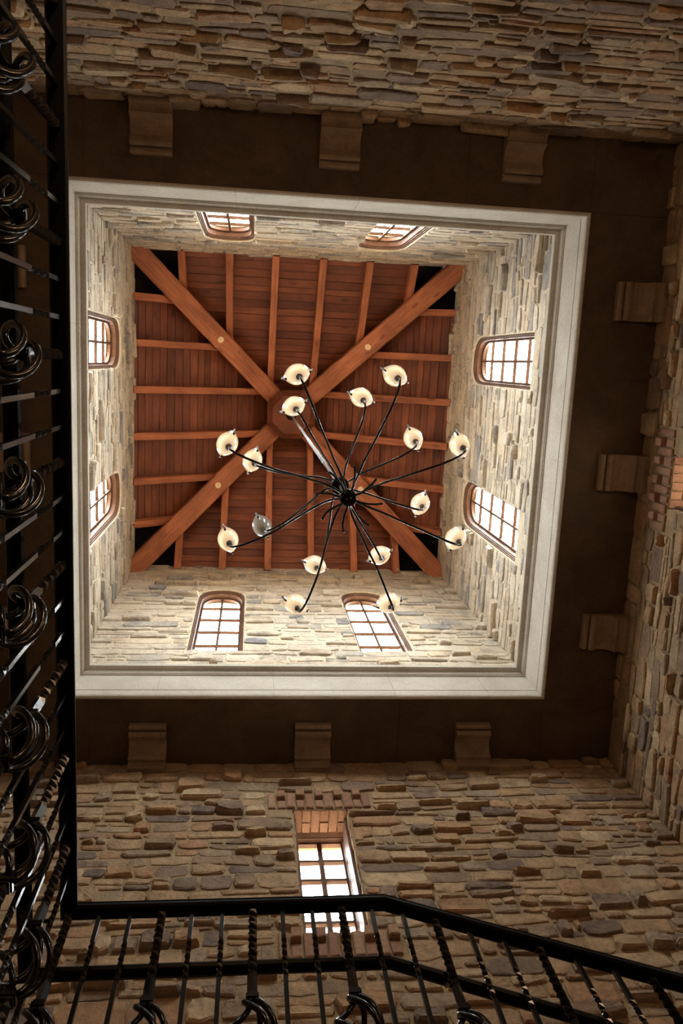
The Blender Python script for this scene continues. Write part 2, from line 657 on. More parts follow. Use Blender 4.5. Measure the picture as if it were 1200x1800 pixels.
def lay_stones(parent, lst, mat, mat_mass, limit=300):
    lst.sort(key=lambda s_: -s_[2])
    mass = MB()
    for i, (V, Fc, area) in enumerate(lst):
        if i < limit and area > 12:
            mb = MB()
            mb.add(V, Fc)
            mb.build('stone', M[mat], parent)
        else:
            mass.add(V, Fc)
    if mass.v:
        o = mass.build('stonework', M[mat_mass], parent)
        o['kind'] = 'stuff'


# ---------------------------------------------------------------- windows
WIN_NO = [0]


def make_window(fr, op, label, rows, cols=2, bar=0.018, steps=None, glass_d=-0.135, portal_on=True, bottom_bar=0.05):
    WIN_NO[0] += 1
    root = empty('window_%d' % WIN_NO[0])
    top(root, label, 'window', None, 'structure')
    steps = steps or [(0.0, -0.018), (0.013, -0.018), (0.013, -0.034), (0.024, -0.034), (0.024, -0.050), (0.035, -0.050), (0.035, -0.112),
                      (0.060, -0.112), (0.060, -0.146)]
    fm = MB()
    paths = [(arch_pts(op, w), d) for w, d in steps] + [(arch_pts(op, 0.0), -0.155)]
    n = len(paths[0][0])
    for P, d in paths:
        fm.add([fr.p(u, z, d) for u, z in P], [], [(z * 1.0, u, d) for u, z in P])
    K = len(paths)
    for k in range(K):
        k2 = (k + 1) % K
        for i in range(n):
            j = (i + 1) % n
            fm.f.append((k * n + i, k * n + j, k2 * n + j, k2 * n + i))
    fm.build('window_frame', M['frame'], root, grain=True, recalc=True)
    ins = steps[-1][0]
    a = op['a'] - ins
    zb = op['zb'] + ins
    head = op['zs'] + max(op['b'], 0) - (ins if op['b'] > 0 else ins)
    mu = MB()
    cells_u = [op['uc'] - a + 2 * a * i / cols for i in range(cols + 1)]
    for u in cells_u[1:-1]:
        mu.obox(fr.p(u, (zb + head) / 2, glass_d), fr.U * bar * 0.75, Vector((0, 0, (head - zb) / 2)), fr.N * 0.018)
    mu.build('mullion', M['frame'], root, grain=True)
    rows = [r for r in rows if zb < r < head]
    for r in rows:
        gb = MB()
        gb.obox(fr.p(op['uc'], r, glass_d), fr.U * a, Vector((0, 0, bar * 0.55)), fr.N * 0.016)
        gb.build('glazing_bar', M['frame'], root, grain=True)
    # panes: the head row follows the arch
    edges = [zb] + rows + [head]
    for i in range(len(edges) - 1):
        for c in range(cols):
            ua, ub = cells_u[c] + bar * .6, cells_u[c + 1] - bar * .6
            za, zt = edges[i] + bar * .4, edges[i + 1] - bar * .4
            if i == len(edges) - 2 and op['b'] > 0:
                P = [(ub, za), (ub, za)]
                pts = []
                opi = dict(op)
                m_ = 8
                for k in range(m_ + 1):
                    u = ub + (ua - ub) * k / m_
                    t = min(1.0, abs(u - op['uc']) / a)
                    z = op['zs'] + (op['b'] - ins) * max(0.0, 1 - t ** 2.35) ** (1 / 2.35)
                    pts.append((u, max(z - 0.004, za + 0.004)))
                poly = [(ua, za), (ub, za)] + pts
            else:
                poly = [(ua, za), (ub, za), (ub, zt), (ua, zt)]
            k = len(poly)
            pm = MB()
            pm.add([fr.p(u, z, glass_d + 0.003) for u, z in poly] + [fr.p(u, z, glass_d - 0.003) for u, z in poly],
                   [tuple(range(k)), tuple(range(2 * k - 1, k - 1, -1))] + [(i_, i_ + k, (i_ + 1) % k + k, (i_ + 1) % k) for i_ in range(k)])
            pm.build('pane', M['glass'], root)
    if portal_on:
        hh = op['zs'] + max(op['b'], 0) - op['zb']
        portal(fr.p(op['uc'], op['zb'] + hh / 2, glass_d - 0.06), fr.N, op['a'] * 2, hh)
    return root


# ---------------------------------------------------------------- tower walls
def tower_frames():
    return {
        'front': Frame((CX, CY + HY, 0), (1, 0, 0), (0, -1, 0), -HX, HX),
        'right': Frame((CX + HX, CY, 0), (0, -1, 0), (-1, 0, 0), -HY, HY),
        'back': Frame((CX, CY - HY, 0), (-1, 0, 0), (0, 1, 0), -HX, HX),
        'left': Frame((CX - HX, CY, 0), (0, 1, 0), (1, 0, 0), -HY, HY)}


TF = tower_frames()
LBL = {'front': ['arched tower window over the low stone window wall, nearer the chandelier cord side', 'arched tower window partly crossed by a lamp shade'],
       'right': ['tall arched tower window low on the bright wall across from the railing', 'upper arched tower window on the wall across from the railing'],
       'back': ['small arched tower window beside a slanting wedge of sky, under the dim back wall', 'arched tower window just above the ledge facing the tall pair'],
       'left': ['upper arched tower window just past the black railing', 'lower arched tower window just past the black railing']}
LBL = {('front', -1): 'arched tower window with ten bright panes, fully clear of the lamps',
       ('front', 1): 'arched tower window with one lit lamp shade across its upper corner',
       ('right', 1): 'arched tower window above the middle corbel on the side opposite the railing, upper of two',
       ('right', -1): 'arched tower window on the side opposite the railing, lower and longer slanted one of two',
       ('back', 1): 'arched tower window half hidden by the ledge, near the railing, hip beam end beside it',
       ('back', -1): 'arched tower window half hidden by the ledge, slanted, at the middle of the far top wall',
       ('left', -1): 'arched tower window beside the black railing, upper of two on that narrow wall',
       ('left', 1): 'arched tower window beside the black railing, lower slanted one of two'}
for k, side in enumerate(('front', 'right', 'back', 'left')):
    fr = TF[side]
    H = fr.hi
    ops = [dict(uc=s_ * 0.895, a=0.285, zb=7.98, zs=9.88, b=0.37, inset_bottom=False) for s_ in (-1, 1)]
    mb = MB()
    ext = 0.195 if side in ('front', 'back') else 0.0
    wall_layer(mb, fr, -H - ext, H + ext, ZT, ZE + 0.02, ops, 0.0, -0.16)
    wall_layer(mb, fr, -H - ext, H + ext, ZT, ZE + 0.02, [dict(o) for o in ops], -0.16, -0.172, 0.03, 0.03)
    w = mb.build('wall_tower_' + side, M['tower_mortar'])
    top(w, 'pale rubble stone wall of the lantern tower, %s side' % {'front': 'bottom', 'right': 'right', 'back': 'top', 'left': 'left'}[side], 'wall', None, 'structure')
    lst = stones(fr, ZT + 0.005, ZE, ops, [], 100 + k, 0.10, 0.20, 0.16, 0.46, (0.66, 0.93))
    lay_stones(w, lst, 'tower_stone', 'tower_stone_mass')
    for op, s_ in zip(ops, (-1, 1)):
        if side == 'right':
            lab = LBL[(side, -s_ * -1)]
        else:
            lab = LBL[(side, s_)]
        make_window(fr, op, lab, [9.83 - 0.448 * i for i in range(5)])

# ---------------------------------------------------------------- hall walls
HF = {
    'front': Frame((CX, YF, 0), (1, 0, 0), (0, -1, 0), XL - CX, XR - CX),
    'right': Frame((XR, CY, 0), (0, -1, 0), (-1, 0, 0), CY - YF, CY - YB),
    'back': Frame((CX, YB, 0), (-1, 0, 0), (0, 1, 0), CX - XR, CX - XL),
    'left': Frame((XL, CY, 0), (0, 1, 0), (1, 0, 0), YB - CY, YF - CY)}
HOPS = {
    'front': [dict(uc=0.602 - CX, a=0.215, zb=4.38, zs=5.77, b=0, inset_bottom=False)],
    'right': [dict(uc=CY - 0.785, a=0.215, zb=4.60, zs=5.99, b=0, inset_bottom=False)],
    'back': [],
    'left': []}
HLBL = {'front': 'coursed rubble stone wall with the low casement window, behind the landing rail',
        'right': 'rubble stone wall opposite the railing, stones seen edge-on',
        'back': 'dim rubble stone wall at the top of the view', 'left': 'rubble stone wall behind the near railing'}


def brick_piece(parent, fr, u0, u1, z0, z1, d0, d1, rng):
    mb = MB()
    g = 0.006
    e = 0.006
    u0 += g; u1 -= g; z0 += g; z1 -= g
    j = lambda: rng.uniform(-0.004, 0.004)
    V = [fr.p(u0 + j(), z0 + j(), d0), fr.p(u1 + j(), z0 + j(), d0), fr.p(u1 + j(), z1 + j(), d0), fr.p(u0 + j(), z1 + j(), d0)]
    V += [fr.p(u0 + j(), z0 + j(), d1 - e), fr.p(u1 + j(), z0 + j(), d1 - e), fr.p(u1 + j(), z1 + j(), d1 - e), fr.p(u0 + j(), z1 + j(), d1 - e)]
    V += [fr.p(u0 + e * 1.4, z0 + e * 1.4, d1), fr.p(u1 - e * 1.4, z0 + e * 1.4, d1), fr.p(u1 - e * 1.4, z1 - e * 1.4, d1), fr.p(u0 + e * 1.4, z1 - e * 1.4, d1)]
    Fc = [(8, 9, 10, 11)]
    for b in (0, 4):
        for i in range(4):
            k = (i + 1) % 4
            Fc.append((b + i, b + k, b + 4 + k, b + 4 + i))
    mb.add(V, Fc)
    return mb.build('brick', M['brick'], parent)


def brick_course(parent, fr, uc, z0, z1, n, rng, pitch=0.0745):
    for i in range(n):
        u0 = uc + (i - n / 2) * pitch
        if i % 2 == 0:
            brick_piece(parent, fr, u0, u0 + pitch, z0, z1, -0.03, 0.018 + rng.uniform(0, .006), rng)
        else:
            zm = z0 + (z1 - z0) * 0.55
            brick_piece(parent, fr, u0, u0 + pitch, z0, zm, -0.03, 0.015 + rng.uniform(0, .006), rng)
            brick_piece(parent, fr, u0, u0 + pitch, zm, z1, -0.03, 0.050 + rng.uniform(0, .01), rng)


for k, side in enumerate(('front', 'right', 'back', 'left')):
    fr = HF[side]
    ops = HOPS[side]
    mb = MB()
    ext = 0.36 if side in ('front', 'back') else 0.0
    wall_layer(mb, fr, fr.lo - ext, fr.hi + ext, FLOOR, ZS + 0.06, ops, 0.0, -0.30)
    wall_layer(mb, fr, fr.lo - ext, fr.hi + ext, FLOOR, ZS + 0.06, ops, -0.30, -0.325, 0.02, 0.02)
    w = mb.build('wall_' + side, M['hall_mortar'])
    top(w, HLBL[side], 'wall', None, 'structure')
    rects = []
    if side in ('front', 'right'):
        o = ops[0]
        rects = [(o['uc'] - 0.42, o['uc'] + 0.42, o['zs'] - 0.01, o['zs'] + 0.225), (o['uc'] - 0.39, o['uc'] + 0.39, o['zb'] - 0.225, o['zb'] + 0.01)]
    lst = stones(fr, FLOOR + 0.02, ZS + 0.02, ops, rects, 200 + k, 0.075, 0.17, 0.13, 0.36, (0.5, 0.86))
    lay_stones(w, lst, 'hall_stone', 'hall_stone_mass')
    if side in ('front', 'right'):
        o = ops[0]
        rng = random.Random(31 + k)
        brick_course(w, fr, o['uc'], o['zs'] + 0.005, o['zs'] + 0.22, 11, rng)
        brick_course(w, fr, o['uc'], o['zb'] - 0.22, o['zb'] - 0.002, 10, rng)
        # underside of the brick head
        hf = Frame(fr.p(0, o['zs'], 0), fr.U, Vector((0, 0, -1)), 0, 0)
        for i in range(6):
            u0 = o['uc'] - 0.21 + i * 0.07
            segs = [(0.0, 0.19)] if i % 2 == 0 else [(0.0, 0.10), (0.10, 0.19)]
            for (a_, b_) in segs:
                bm_ = MB()
                dd = 0.012 + rng.uniform(0, 0.008)
                g = 0.005
                V = []
                for zz in (o['zs'] + 0.02, o['zs'] - dd):
                    V += [fr.p(u0 + g, zz, -a_ - g), fr.p(u0 + 0.07 - g, zz, -a_ - g), fr.p(u0 + 0.07 - g, zz, -b_ + g), fr.p(u0 + g, zz, -b_ + g)]
                bm_.add(V, BOXF)
                bm_.build('brick', M['brick'], w, recalc=True)
        # rough jamb stones
        for s_ in (-1, 1):
            z = o['zb']
            while z < o['zs'] - 0.05:
                h = min(rng.uniform(0.12, 0.24), o['zs'] - 0.02 - z)
                jm = MB()
                u_ = o['uc'] + s_ * o['a']
                q = []
                for dpt in (-0.004, -0.19):
                    for zz in (z + 0.006, z + h - 0.006):
                        q.append((dpt, zz))
                inn = lambda: u_ - s_ * rng.uniform(0.004, 0.014)
                V = [fr.p(u_ + s_ * 0.02, z + .006, 0), fr.p(u_ + s_ * .02, z + h - .006, 0), fr.p(u_ + s_ * .02, z + h - .006, -.2), fr.p(u_ + s_ * .02, z + .006, -.2),
                     fr.p(inn(), z + .01, -.006), fr.p(inn(), z + h - .01, -.006), fr.p(inn(), z + h - .01, -.19), fr.p(inn(), z + .01, -.19)]
                jm.add(V, BOXF)
                jm.build('stone', M['hall_stone'], w, recalc=True)
                z += h
small_steps = [(0.0, -0.20), (0.010, -0.20), (0.010, -0.215), (0.019, -0.215), (0.019, -0.23), (0.028, -0.23), (0.028, -0.265), (0.048, -0.265), (0.048, -0.30)]
WF = make_window(HF['front'], HOPS['front'][0], 'low two-pane-wide window with brick head in the stone wall, crossed by the black handrail',
            [5.51 - 0.2275 * i for i in range(5)], 2, 0.024, small_steps, -0.285)
WR = make_window(HF['right'], HOPS['right'][0], 'window with brick head at the right edge of the side wall', [5.73 - 0.2275 * i for i in range(5)], 2, 0.024, small_steps, -0.285)
big_steps = [(0.0, -0.12), (0.03, -0.12), (0.03, -0.15), (0.09, -0.15), (0.09, -0.22)]

for root_, fr, o in ((WF, HF['front'], HOPS['front'][0]), (WR, HF['right'], HOPS['right'][0])):
    for s_ in (-1, 1):
        lm = MB()
        lm.obox(fr.p(o['uc'] + s_ * (o['a'] - 0.020), (o['zb'] + o['zs']) / 2, -0.135), fr.U * 0.009, Vector((0, 0, (o['zs'] - o['zb']) / 2 - 0.03)), fr.N * 0.075)
        lm.build('jamb_lining', M['frame'], root_, grain=True)

# ---------------------------------------------------------------- soffit of the hall
core = MB()
A0 = 2.29
ox0, ox1, oy0, oy1 = XL - 0.5, XR + 0.5, YB - 0.5, YF + 0.5
for (x0, x1, y0, y1) in ((ox0, ox1, CY + A0, oy1), (ox0, ox1, oy0, CY - A0), (ox0, CX - A0, CY - A0, CY + A0), (CX + A0, ox1, CY - A0, CY + A0)):
    core.box(x0, x1, y0, y1, ZS + 0.07, ZT - 0.01)
A1 = 2.052
for (x0, x1, y0, y1) in ((ox0, ox1, CY + A1, oy1), (ox0, ox1, oy0, CY - A1), (ox0, CX - A1, CY - A1, CY + A1), (CX + A1, ox1, CY - A1, CY + A1)):
    core.box(x0, x1, y0, y1, ZS + 0.034, ZS + 0.0735)
soff = core.build('soffit', M['plaster'])
top(soff, 'dark brown plaster soffit around the tower opening, with hairline joints', 'ceiling', None, 'structure')
B0 = 2.045


def panel(x0, x1, y0, y1):
    g = 0.0012
    mb = MB()
    mb.box(x0 + g, x1 - g, y0 + g, y1 - g, ZS, ZS + 0.035)
    mb.build('plaster_panel', M['plaster'], soff)


fx = [XL - 0.02, -1.28, 0.03, 1.33, 2.62 - 0.01, XR + 0.02]
for i in range(5):
    panel(fx[i], fx[i + 1], CY + B0, YF + 0.02)
bx = [XL - 0.02, -1.28, 0.10, 1.6, 2.61, XR + 0.02]
for i in range(5):
    panel(bx[i], bx[i + 1], YB - 0.02, CY - B0)
ry = [CY - B0, 0.02, 1.32, CY + B0]
for i in range(3):
    panel(CX + B0, XR + 0.02, ry[i], ry[i + 1])
    panel(XL - 0.02, CX - B0, ry[i], ry[i + 1])

# ---------------------------------------------------------------- limestone ring (trim) round the opening
PROF = [(2.044, 6.500), (2.030, 6.500), (2.018, 6.508), (2.012, 6.525), (2.012, 6.612), (2.026, 6.616), (2.026, 6.632), (2.017, 6.636), (2.017, 6.945),
        (2.006, 6.948), (2.006, 6.958), (1.998, 6.960), (1.996, 6.975), (1.988, 6.985), (1.988, 7.000), (1.949, 7.003), (1.945, 7.008), (1.945, 7.052),
        (1.950, 7.058), (2.30, 7.058), (2.30, 6.572), (2.044, 6.572)]
JO = {'front': [-1.32, -0.33, 0.72, 1.55], 'right': [-1.2, 0.05, 1.05], 'back': [-1.45, -0.2, 0.75], 'left': [-1.0, 0.2, 1.3]}
for k, side in enumerate(('front', 'right', 'back', 'left')):
    fr = TF[side]
    base = Vector((CX, CY, 0))
    cm = MB()
    n = len(PROF)
    CP = [(h + (0.006 if h < 2.2 else -0.02), min(z + 0.005, 7.054)) for h, z in PROF]
    V = [base - fr.N * h + fr.U * (s_ * h) + Vector((0, 0, z)) for s_ in (-1, 1) for (h, z) in CP]
    cm.add(V, [(j, (j + 1) % n, n + (j + 1) % n, n + j) for j in range(n)] + [tuple(range(n))[::-1], tuple(range(n, 2 * n))])
    tr = cm.build('trim_%d' % (k + 1), M['corbel_stone'], recalc=True)
    top(tr, 'pale limestone moulding round the tower opening, %s run' % ('bottom', 'right', 'top', 'left')[k], 'trim', None, 'structure')
    cuts = [None] + JO[side] + [None]
    n = len(PROF)
    for i in range(len(cuts) - 1):
        ua, ub = cuts[i], cuts[i + 1]
        mb = MB()
        V = []
        for (h, z) in PROF:
            V.append(base - fr.N * h + fr.U * (-h if ua is None else ua + 0.001) + Vector((0, 0, z)))
        for (h, z) in PROF:
            V.append(base - fr.N * h + fr.U * (h if ub is None else ub - 0.001) + Vector((0, 0, z)))
        Fc = [(j, (j + 1) % n, n + (j + 1) % n, n + j) for j in range(n)]
        Fc += [tuple(range(n))[::-1], tuple(range(n, 2 * n))]
        mb.add(V, Fc)
        mb.build('limestone_block', M['limestone'], tr, recalc=True)

# ---------------------------------------------------------------- corbels
CPROF = [(0.0, 0.150), (0.048, 0.150), (0.062, 0.128), (0.082, 0.112), (0.104, 0.116), (0.116, 0.134), (0.122, 0.134), (0.128, 0.106), (0.142, 0.080), (0.172, 0.054),
         (0.210, 0.042), (0.250, 0.050), (0.278, 0.072), (0.300, 0.088), (0.318, 0.086), (0.328, 0.066), (0.330, 0.032), (0.344, 0.032), (0.348, 0.060), (0.366, 0.062),
         (0.380, 0.046), (0.384, 0.0)]


def make_corbel():
    mb = MB()
    P = CPROF + [(0.0, 0.0)]
    n = len(P)
    hw = 0.152
    e = 0.006
    V = []
    for u, sc in ((-hw, 0.97), (-hw + e, 1), (hw - e, 1), (hw, 0.97)):
        for (d, z) in P:
            V.append((u, d, -z * sc))
    Fc = []
    for k in range(3):
        for j in range(n):
            Fc.append((k * n + j, k * n + (j + 1) % n, (k + 1) * n + (j + 1) % n, (k + 1) * n + j))
    Fc += [tuple(range(n)), tuple(range(3 * n, 4 * n))[::-1]]
    mb.add(V, Fc)
    return mb.build('corbel', M['corbel_stone'], recalc=True)


CLAB = {
    ('front', 0): 'carved stone corbel on the low window wall, nearest the black railing',
    ('front', 1): 'carved stone corbel centred over the low brick-headed window',
    ('front', 2): 'carved stone corbel on the low window wall, nearest the side wall corner',
    ('back', 0): 'carved stone corbel under the dim back wall, nearest the black railing',
    ('back', 1): 'carved stone corbel under the dim back wall, middle of three',
    ('back', 2): 'carved stone corbel under the dim back wall, farthest from the railing',
    ('right', 0): 'carved stone corbel on the side wall opposite the railing, topmost of three',
    ('right', 1): 'carved stone corbel on the side wall opposite the railing, middle of three',
    ('right', 2): 'carved stone corbel on the side wall opposite the railing, lowest of three',
    ('left', 0): 'carved stone corbel seen between railing balusters, upper one',
    ('left', 1): 'carved stone corbel seen between railing balusters, next to a round basket',
    ('left', 2): 'carved stone corbel almost wholly hidden behind the railing baskets, lowest one'}
proto = make_corbel()
first = True
for side, along in (('front', (-0.80, 0.585, 1.985)), ('back', (-0.79, 0.60, 2.02)), ('right', (-0.605, 0.785, 2.18)), ('left', (-0.605, 0.785, 2.18))):
    for i, a in enumerate(along):
        o = proto if first else proto.copy()
        if not first:
            COL.objects.link(o)
        first = False
        if side == 'front':
            o.location, rz = (a, YF, ZS), math.pi
        elif side == 'back':
            o.location, rz = (a, YB, ZS), 0
        elif side == 'right':
            o.location, rz = (XR, a, ZS), math.pi / 2
        else:
            o.location, rz = (XL, a, ZS), -math.pi / 2
        o.rotation_euler = (0, 0, rz)
        top(o, CLAB[(side, i)], 'corbel', 'stone corbels under the soffit')

# ---------------------------------------------------------------- roof: boards, rafters, hips, boss
RISE_X, RISE = HX, PITCH * HX
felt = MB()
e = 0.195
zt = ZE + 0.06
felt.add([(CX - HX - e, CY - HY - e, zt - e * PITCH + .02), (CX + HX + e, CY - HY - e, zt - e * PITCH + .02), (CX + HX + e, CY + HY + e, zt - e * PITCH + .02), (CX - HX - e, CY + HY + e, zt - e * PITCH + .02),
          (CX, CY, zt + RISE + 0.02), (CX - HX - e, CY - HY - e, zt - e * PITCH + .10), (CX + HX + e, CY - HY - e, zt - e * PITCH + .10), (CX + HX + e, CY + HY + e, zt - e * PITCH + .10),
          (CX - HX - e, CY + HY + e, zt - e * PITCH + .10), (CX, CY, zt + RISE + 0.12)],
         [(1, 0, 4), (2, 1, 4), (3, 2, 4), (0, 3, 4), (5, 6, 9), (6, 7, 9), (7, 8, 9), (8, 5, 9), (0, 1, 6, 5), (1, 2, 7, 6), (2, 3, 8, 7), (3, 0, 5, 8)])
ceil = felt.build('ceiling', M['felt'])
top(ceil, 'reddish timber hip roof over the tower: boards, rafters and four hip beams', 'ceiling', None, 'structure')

SLOPES = [(Vector((1, 0, 0)), Vector((0, -1, 0)), HX, HY), (Vector((0, -1, 0)), Vector((-1, 0, 0)), HY, HX),
          (Vector((-1, 0, 0)), Vector((0, 1, 0)), HX, HY), (Vector((0, 1, 0)), Vector((1, 0, 0)), HY, HX)]
Z1 = Vector((0, 0, 1))
for k, (U, N, hl, hr) in enumerate(SLOPES):
    rng = random.Random(60 + k)
    base = Vector((CX, CY, ZE)) - N * hr
    pk = PITCH * HX / hr
    down = Vector((0, 0, -1)) + N * pk
    down.normalize()                       # points below the boards
    slope = (N + Z1 * pk)

    def P(a, t, dn=0.0):
        return base + U * a + slope * t + down * dn
    # boards
    t = -0.03
    while t < hr - 0.12:
        w = rng.choice((0.088, 0.096, 0.104, 0.075))
        t1 = t + w
        lim = hl * (1 - max(t, 0) / hr)
        lo_lim = hl * 5 / 7 if t1 < hl * 2 / 7 - 0.05 else lim   # boards stop at the first jack rafter so black felt darkens the corners
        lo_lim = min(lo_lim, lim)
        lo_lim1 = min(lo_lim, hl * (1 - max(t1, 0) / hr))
        joints = [-1.0]
        if lo_lim > 0.9:
            joints.append(rng.choice((-3, -1, 1, 3)) / 7 * hl / lo_lim)
        joints.append(1.0)
        prd = rng.uniform(0.0, 0.006)
        for a_, b_ in zip(joints, joints[1:]):
            mb = MB()
            g = 0.0022
            V, G = [], []
            off = rng.random() * 40
            for dn in (-0.022, prd):
                for (fa, tt, l) in ((a_, t + g, lo_lim), (b_, t + g, lo_lim), (b_, t1 - g, lo_lim1 if b_ == 1.0 else lo_lim), (a_, t1 - g, lo_lim1 if a_ == -1.0 else lo_lim)):
                    aa = fa * l
                    V.append(P(aa, tt, dn))
                    G.append((off + aa, off + tt, dn))
            mb.add(V, [(0, 1, 2, 3), (7, 6, 5, 4), (0, 4, 5, 1), (1, 5, 6, 2), (2, 6, 7, 3), (3, 7, 4, 0)], G)
            mb.build('plank', M['plank'], ceil, grain=True, recalc=True)
        t = t1
    # rafters
    for i in range(1, 7):
        a = hl * (-1 + 2 * i / 7)
        t1 = hr * (1 - abs(a) / hl) - 0.02
        hw = 0.048 + rng.uniform(-0.003, 0.003)
        a += rng.uniform(-0.012, 0.012)
        mb = MB()
        V, G = [], []
        off = rng.random() * 40
        ch = 0.007
        prof = [(-hw, 0.004), (-hw, 0.165 - ch), (-hw + ch, 0.165), (hw - ch, 0.165), (hw, 0.165 - ch), (hw, 0.004)]
        n = len(prof)
        for tt in (-0.07, t1):
            for (da, dn) in prof:
                V.append(P(a + da, tt, dn))
                G.append((off + tt, off + da, dn))
        Fc = [(j, (j + 1) % n, n + (j + 1) % n, n + j) for j in range(n)] + [tuple(range(n)), tuple(range(n, 2 * n))[::-1]]
        mb.add(V, Fc, G)
        mb.build('rafter', M['beam'], ceil, grain=True, recalc=True)
# hips
HUB_Z = 12.16
for (sx, sy) in ((-1, -1), (1, -1), (1, 1), (-1, 1)):
    c0 = Vector((CX + sx * HX, CY + sy * HY, ZE))
    c1 = Vector((CX, CY, ZE + RISE))
    run = (c1 - c0)
    L = run.length
    d = run / L
    side = Vector((d.y, -d.x, 0)).normalized()
    dn = d.cross(side)
    if dn.z > 0:
        dn = -dn
    mb = MB()
    V, G = [], []
    off = random.random() * 40
    hw, ch = 0.132, 0.014
    prof = [(-hw, -0.01), (-hw, 0.335 - ch), (-hw + ch, 0.335), (hw - ch, 0.335), (hw, 0.335 - ch), (hw, -0.01)]
    n = len(prof)
    for tt in (-0.16, L - 0.30):
        for (ds, dd) in prof:
            q = c0 + d * tt + side * ds + dn * dd
            V.append(q)
            G.append((off + tt, off + ds, dd))
    Fc = [(j, (j + 1) % n, n + (j + 1) % n, n + j) for j in range(n)] + [tuple(range(n)), tuple(range(n, 2 * n))[::-1]]
    mb.add(V, Fc, G)
    hb = mb.build('hip_beam', M['beam'], ceil, grain=True, recalc=True)
    # pale round plug let into the underside
    tt = L * 1.03 / HX
    cc = c0 + d * tt + dn * 0.335
    pl = MB()
    V = []
    for k in range(16):
        th = 2 * math.pi * k / 16
        V.append(cc + (d * math.cos(th) + side * math.sin(th)) * 0.045 - dn * 0.01)
    for k in range(16):
        th = 2 * math.pi * k / 16
        V.append(cc + (d * math.cos(th) + side * math.sin(th)) * 0.045 + dn * 0.006)
    pl.add(V, [tuple(range(16)), tuple(range(31, 15, -1))] + [(k, 16 + k, 16 + (k + 1) % 16, (k + 1) % 16) for k in range(16)])
    o = pl.build('plug', M['pale_wood'], hb, recalc=True)
    o['label'] = 'pale round wooden plug'
# octagonal boss
mb = MB()
V, G = [], []
rings = [(0.30, HUB_Z - 0.0), (0.355, HUB_Z + 0.05), (0.385, HUB_Z + 0.07), (0.385, HUB_Z + 0.55)]
for (r, z) in rings:
    for k in range(8):
        th = math.pi / 8 + k * math.pi / 4
        V.append((CX + r * math.cos(th), CY + r * math.sin(th), z))
        G.append((z * 2 + r * math.cos(th), 3 + r * math.sin(th), z))
Fc = [tuple(range(8))[::-1], tuple(range(24, 32))]
for b in (0, 8, 16):
    for i in range(8):
        Fc.append((b + i, b + (i + 1) % 8, b + 8 + (i + 1) % 8, b + 8 + i))
mb.add(V, Fc, G)
boss = mb.build('octagonal_boss', M['plank'], ceil, grain=True, recalc=True)  # darker plank wood puts shade into the boss's colour

# ---------------------------------------------------------------- chandelier
ch = empty('chandelier', (CX, CY, 4.70))
top(ch, 'black wrought iron chandelier with sixteen curved arms and opal glass shades on a long chain', 'chandelier')


def loc(v):
    return (v[0] - CX, v[1] - CY, v[2] - 4.70)


def lpart(mb, name, mat, parent=ch, smooth=True, **k):
    mb.v = [loc(v) for v in mb.v]
    return mb.build(name, M[mat], parent, smooth, **k)


mb = MB()
mb.lathe((CX, CY, HUB_Z), [(0.02, -0.075), (0.045, -0.07), (0.055, -0.055), (0.075, -0.02), (0.08, 0.0), (0.08, 0.01)], 24)
lpart(mb, 'ceiling_canopy', 'bronze')
mb = MB()
z = 6.34
i = 0
while z < HUB_Z - 0.07:
    pts = []
    for k in range(10):
        th = 2 * math.pi * k / 10
        a, b = 0.015 * math.cos(th), 0.029 * math.sin(th)
        pts.append((CX + (a if i % 2 else 0), CY + (0 if i % 2 else a), z + b))
    mb.tube(pts, 0.0038, 5, closed=True)
    z += 0.047
    i += 1
lpart(mb, 'chain', 'steel')
# fabric sleeve gathered round the chain
mb = MB()
pts, rad = [], []
rng = random.Random(5)
zz = 6.38
while zz < HUB_Z - 0.1:
    pts.append((CX + rng.uniform(-.006, .006), CY + rng.uniform(-.006, .006), zz))
    rad.append(rng.uniform(0.007, 0.014))
    zz += 0.03
mb.tube(pts, rad, 7)
M['cord'] = mottled('cord_fabric', (0.20, 0.19, 0.175), (0.40, 0.385, 0.36), 30, 0.8)
lpart(mb, 'cord_sleeve', 'cord')
mb = MB()
mb.tube([(CX, CY, 4.72), (CX, CY, 6.32)], 0.0105, 12)
lpart(mb, 'rod', 'steel')
mb = MB()
mb.lathe((CX, CY, 5.16), [(0.03, -0.02), (0.052, -0.02), (0.058, -0.014), (0.058, 0.03), (0.05, 0.038), (0.02, 0.042)], 24)
lpart(mb, 'upper_hub', 'bronze')
mb = MB()
mb.lathe((CX, CY, 4.70), [(0.012, -0.024), (0.04, -0.022), (0.048, -0.016), (0.053, -0.006), (0.053, 0.045), (0.045, 0.055), (0.018, 0.06)], 24)
lpart(mb, 'lower_hub', 'bronze')
for s_ in (-1, 1):
    mb = MB()
    mb.lathe((CX + s_ * 0.012, CY - s_ * .004, 4.70), [(0.002, -0.032), (0.004, -0.03), (0.005, -0.024), (0.005, -0.02)], 8)
    lpart(mb, 'hub_screw', 'steel')


def catmull(pts, n=5):
    P = [Vector(p) for p in pts]
    out = []
    for i in range(len(P) - 1):
        p0, p1, p2, p3 = P[max(i - 1, 0)], P[i], P[i + 1], P[min(i + 2, len(P) - 1)]
        for k in range(n):
            t = k / n
            out.append(0.5 * ((2 * p1) + (p2 - p0) * t + (2 * p0 - 5 * p1 + 4 * p2 - p3) * t * t + (3 * p1 - p0 - 3 * p2 + p3) * t ** 3))
    out.append(P[-1])
    return out


